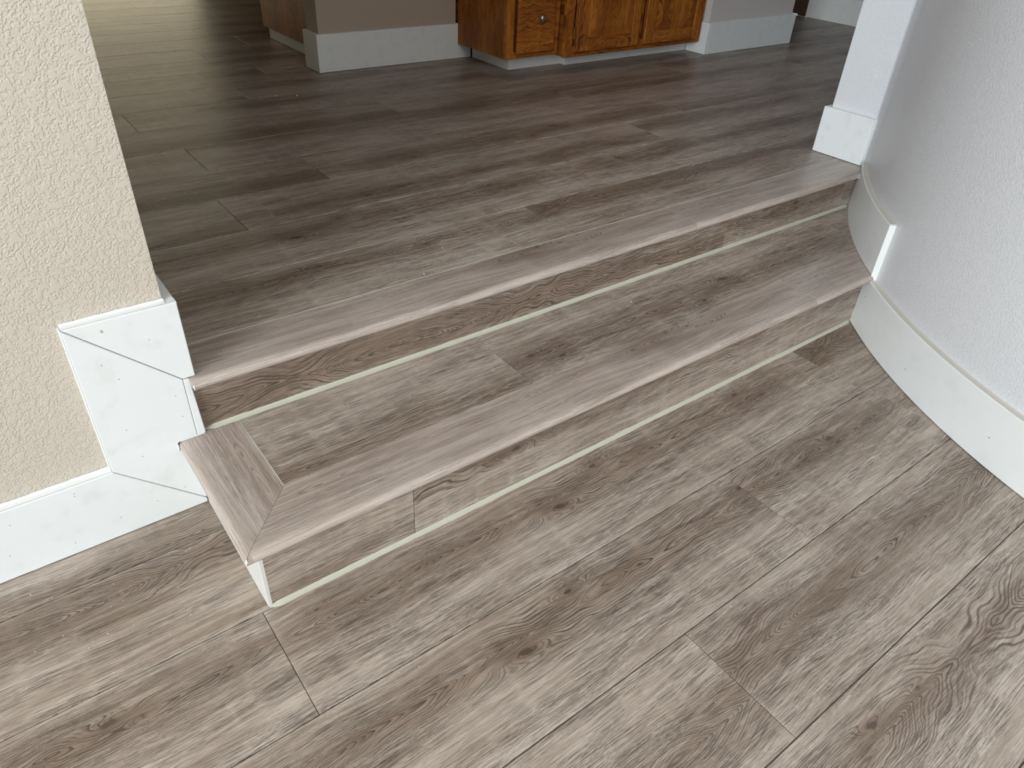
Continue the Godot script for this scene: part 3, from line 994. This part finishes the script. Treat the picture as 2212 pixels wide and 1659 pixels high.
func raised_panel(parent: Node, x0: float, x1: float, y0: float, y1: float, z: float, off: float) -> void:
	# frame recess and bevelled field
	var st := new_st()
	var rings := [[0.0, -0.0085], [0.005, -0.0085], [0.042, 0.0006], [0.042, 0.0006]]
	var g := [1, y0 - off, 0, x0 - off * 0.2, 1.0, 1.0]
	for k in 3:
		var a: Array = rings[k]
		var b: Array = rings[k + 1]
		var p := [Vector3(x0 + a[0], y0 + a[0], z + a[1]), Vector3(x1 - a[0], y0 + a[0], z + a[1]), Vector3(x1 - a[0], y1 - a[0], z + a[1]), Vector3(x0 + a[0], y1 - a[0], z + a[1])]
		var q := [Vector3(x0 + b[0], y0 + b[0], z + b[1]), Vector3(x1 - b[0], y0 + b[0], z + b[1]), Vector3(x1 - b[0], y1 - b[0], z + b[1]), Vector3(x0 + b[0], y1 - b[0], z + b[1])]
		if k < 2:
			for i in 4: face(st, [p[i], p[(i + 1) % 4], q[(i + 1) % 4], q[i]], g)
		else: face(st, p, g)
	obj("panel", st, M.wood_cabinet, parent)

func kitchen() -> void:
	var top := H2 + 0.88
	# --- narrow drawer cabinet
	var a := thing("base_cabinet", "narrow oak drawer cabinet with a round metal knob", "cabinet", "", "")
	oak("side_panel", Vector3(1.898, 0.364, -2.4885), Vector3(1.914, top, -2.1285), 0.001, a, 1, 0.1)
	oak("body", Vector3(1.9145, 0.364, -2.70), Vector3(2.1945, top, -2.1285), 0.0, a, 1, 0.3)
	# face frame round the drawers
	oak("face_frame", Vector3(1.898, 0.364, -2.128), Vector3(1.940, top, -2.108), 0.0015, a, 1, 0.0)
	oak("face_frame", Vector3(2.166, 0.364, -2.128), Vector3(2.1950, top, -2.108), 0.0015, a, 1, 0.2)
	oak("face_frame", Vector3(1.9402, 0.364, -2.128), Vector3(2.1658, 0.394, -2.108), 0.0015, a, 0, 0.1)
	oak("face_frame", Vector3(1.9402, 0.664, -2.128), Vector3(2.1658, 0.690, -2.108), 0.0015, a, 0, 0.4)
	oak("face_frame", Vector3(1.9402, 0.90, -2.128), Vector3(2.1658, top, -2.108), 0.0015, a, 0, 0.6)
	for yy in [[0.384, 0.672], [0.682, 0.908]]:
		var dr := oak("drawer", Vector3(1.948, yy[0], -2.1075), Vector3(2.158, yy[1], -2.0905), 0.0055, a, 0, 0.28 + yy[0])
		knob(dr, Vector3(2.068, (yy[0] + yy[1]) / 2.0, -2.0905))
	box("toe_kick", Vector3(1.9739, H2 + 0.001, -2.48), Vector3(2.1985, 0.3635, -2.1874), 0.001, M.trim, a)
	# --- double door cabinet
	var b := thing("base_cabinet", "wide oak cabinet with two raised panel doors beside the right wall stub", "cabinet", "", "")
	oak("body", Vector3(2.212, 0.354, -2.70), Vector3(3.140, top, -2.0885), 0.0, b, 1, 0.3)
	oak("face_frame", Vector3(2.200, 0.354, -2.088), Vector3(2.250, top, -2.068), 0.0015, b, 1, 0.2)
	oak("face_frame", Vector3(2.664, 0.400, -2.088), Vector3(2.692, top, -2.068), 0.0015, b, 1, 0.5)
	oak("face_frame", Vector3(3.106, 0.354, -2.088), Vector3(3.1365, top, -2.068), 0.0015, b, 1, 0.7)
	oak("face_frame", Vector3(2.2502, 0.354, -2.088), Vector3(3.1058, 0.3998, -2.068), 0.0015, b, 0, 0.3)
	oak("face_frame", Vector3(2.2502, 1.10, -2.088), Vector3(3.1058, top, -2.068), 0.0015, b, 0, 0.5)
	for d in [[2.256, 2.658, 2.250, 0.0], [2.699, 3.103, 3.1065, 0.35]]:
		var x0: float = d[0]
		var x1: float = d[1]
		var y0 := 0.377
		var y1 := 1.12
		var door := oak("door", Vector3(x0, y0, -2.0675), Vector3(x1, y1, -2.0585), 0.0, b, 1, 0.1 + float(d[3]))
		oak("stile", Vector3(x0, y0, -2.0584), Vector3(x0 + 0.064, y1, -2.0480), 0.003, door, 1, 0.45 + float(d[3]))
		oak("stile", Vector3(x1 - 0.050, y0, -2.0584), Vector3(x1, y1, -2.0480), 0.003, door, 1, 0.6 + float(d[3]))
		oak("rail", Vector3(x0 + 0.0642, y0, -2.0584), Vector3(x1 - 0.0502, y0 + 0.057, -2.0480), 0.003, door, 0, 0.2 + float(d[3]))
		oak("rail", Vector3(x0 + 0.0642, y1 - 0.057, -2.0584), Vector3(x1 - 0.0502, y1, -2.0480), 0.003, door, 0, 0.7 + float(d[3]))
		raised_panel(door, x0 + 0.0642, x1 - 0.0502, y0 + 0.0572, y1 - 0.0572, -2.0492, float(d[3]))
		for hy in [0.43, 1.02]:
			var hg := box("hinge", Vector3(float(d[2]) - 0.004, hy, -2.0672), Vector3(float(d[2]) + 0.0052, hy + 0.052, -2.0590), 0.002, M.brass, door)
	box("toe_kick", Vector3(2.1995, H2 + 0.001, -2.48), Vector3(2.2835, 0.3535, -2.1874), 0.001, M.trim, b)
	box("toe_kick", Vector3(2.2845, H2 + 0.001, -2.48), Vector3(3.1370, 0.3535, -2.1531), 0.001, M.trim, b)
	# --- worktop over both
	tag(box("worktop", Vector3(1.87, top + 0.001, -2.70), Vector3(3.15, top + 0.04, -2.03), 0.004, M.frame), "pale kitchen worktop lying on the oak cabinets", "worktop")
	# --- wall stub left of the cabinets, with baseboard
	wall_box("wall_stub", Vector3(1.2065, H2 - 0.05, -2.618), Vector3(1.8975, CEIL, -2.507), M.far_paint, "short tan wall between the dark end panel and the oak cabinets")
	box("wall_fill", Vector3(1.8978, H2 - 0.05, -2.80), Vector3(3.155, CEIL, -2.705), 0.0, M.far_paint).set_meta("kind", "structure")
	tag(get_node("wall_fill"), "wall behind the oak cabinets", "wall", "structure")
	var s := thing("baseboard_far", "white baseboard around the short tan wall left of the cabinets", "baseboard", "structure")
	box("baseboard", Vector3(1.1890, H2 + 0.001, -2.5068), Vector3(1.9735, H2 + BB, -2.4890), 0.0012, M.trim, s)
	box("baseboard", Vector3(1.1890, H2 + 0.001, -2.629), Vector3(1.2062, H2 + BB, -2.5072), 0.0012, M.trim, s)
	# --- dark panelled cabinet end behind it
	var p := thing("peninsula_cabinet", "dark brown panelled cabinet end with a white toe kick", "cabinet")
	box("body", Vector3(1.262, 0.352, -3.29), Vector3(1.88, top, -2.635), 0.002, M.dark_panel if M.has("dark_panel") else M.wood_cabinet, p, [1, 0.0, 2, -3.0, 1.0, 1.0])
	box("toe_kick", Vector3(1.2787, H2 + 0.001, -3.262), Vector3(1.86, 0.3515, -2.64), 0.001, M.trim, p)
	# --- wall stub right of the cabinets
	wall_box("wall_pier", Vector3(3.1555, H2 - 0.05, -2.80), Vector3(3.868, CEIL, -2.0385), M.pier_paint, "short wall between the oak cabinets and the dark doorway")
	var w := thing("baseboard_pier", "white baseboard around the short wall right of the oak cabinets", "baseboard", "structure")
	box("baseboard", Vector3(3.1375, H2 + 0.001, -2.152), Vector3(3.1552, H2 + BB, -2.0203), 0.0012, M.trim, w)
	box("baseboard", Vector3(3.1556, H2 + 0.001, -2.0383), Vector3(3.8858, H2 + BB, -2.0206), 0.0012, M.trim, w)
	box("baseboard", Vector3(3.8682, H2 + 0.001, -2.80), Vector3(3.8858, H2 + BB, -2.0386), 0.0012, M.trim, w)
	# --- far right wall: baseboard and dark door casing
	var f := thing("baseboard_side", "white baseboard on the far right wall beside the dark door casing", "baseboard", "structure")
	box("baseboard", Vector3(4.8260, H2 + 0.001, -2.566), Vector3(4.8434, H2 + BB, -0.756), 0.0012, M.trim, f)
	var d := thing("door_1", "dark brown wooden door and casing at the far right", "door", "structure")
	box("casing", Vector3(4.822, H2 + 0.001, -2.630), Vector3(4.8434, 2.36, -2.5672), 0.004, M.dark_door, d)
	box("casing", Vector3(4.822, H2 + 0.001, -3.52), Vector3(4.8434, 2.36, -3.46), 0.004, M.dark_door, d)
	box("leaf", Vector3(4.86, H2 + 0.004, -3.455), Vector3(4.90, 2.34, -2.635), 0.003, M.dark_door, d)
	box("jamb", Vector3(4.8436, H2 + 0.001, -2.634), Vector3(4.99, 2.36, -2.562), 0.002, M.dark_door, d)

func knob(parent: Node, at: Vector3) -> void:
	var st := new_st()
	st.set_smooth_group(0)
	var prof := [Vector2(0.0, 0.0), Vector2(0.0075, 0.0), Vector2(0.006, 0.004), Vector2(0.0052, 0.011), Vector2(0.008, 0.015), Vector2(0.0145, 0.018), Vector2(0.0155, 0.0215), Vector2(0.0125, 0.026), Vector2(0.006, 0.0285), Vector2(0.0, 0.029)]
	for k in 20:
		var a := TAU * k / 20.0
		var b := TAU * (k + 1) / 20.0
		for i in prof.size() - 1:
			var p: Vector2 = prof[i]
			var q: Vector2 = prof[i + 1]
			quad(st, at + Vector3(p.x * cos(a), p.x * sin(a), p.y), at + Vector3(p.x * cos(b), p.x * sin(b), p.y), at + Vector3(q.x * cos(b), q.x * sin(b), q.y), at + Vector3(q.x * cos(a), q.x * sin(a), q.y))
	obj("knob", st, M.nickel, parent)

# crumbs of plaster and paint left on the boards
func crumbs() -> void:
	var rng := RandomNumberGenerator.new()
	rng.seed = 12
	var far := []
	for p in [[0.959, -2.20, 4.0], [0.888, -2.235, 3.0], [1.131, -2.255, 2.6], [0.82, -2.21, 2.0], [1.17, -1.99, 2.0], [2.9, -1.2, 2.0]]: far.append([Vector3(p[0], H2, p[1]), p[2]])
	for p in [[0.60, -0.665, 2.0], [0.71, -0.76, 1.3], [2.05, -0.70, 1.5], [1.25, -0.68, 1.2]]: far.append([Vector3(p[0], H2, p[1]), p[2]])
	var mid := []
	for p in [[1.10, -0.47, 2.0], [0.42, -0.43, 1.0], [0.30, -0.47, 1.0], [0.9, -0.40, 0.9], [1.6, -0.45, 1.0]]: mid.append([Vector3(p[0], H1, p[1]), p[2]])
	var side := []
	for k in 26: side.append([Vector3(rng.randf_range(-0.33, -0.02), 0.0, rng.randf_range(-0.53, -0.25)), rng.randf_range(0.5, 1.1)])
	var front := []
	for k in 14: front.append([Vector3(rng.randf_range(0.1, 1.5), 0.0, rng.randf_range(-0.19, 0.35)), rng.randf_range(0.6, 1.3)])
	for g in [[far, "white flecks of plaster on the upper floor in front of the cabinets"], [mid, "few white flecks of plaster on the tread of the lower step"], [side, "tiny white crumbs of plaster on the floor beside the left baseboard"], [front, "tiny white crumbs of plaster on the floor in front of the lower step"]]:
		var st := new_st()
		for s in g[0]:
			var r: float = s[1] * 0.0011
			lump(st, s[0] + Vector3(0, r * 0.45, 0), Vector3(r, r * 0.5, r * rng.randf_range(0.7, 1.4)), rng.randi() % 1000, 3, 5)
		tag(obj("plaster_crumbs", st, M.crumb), g[1], "crumbs", "stuff")
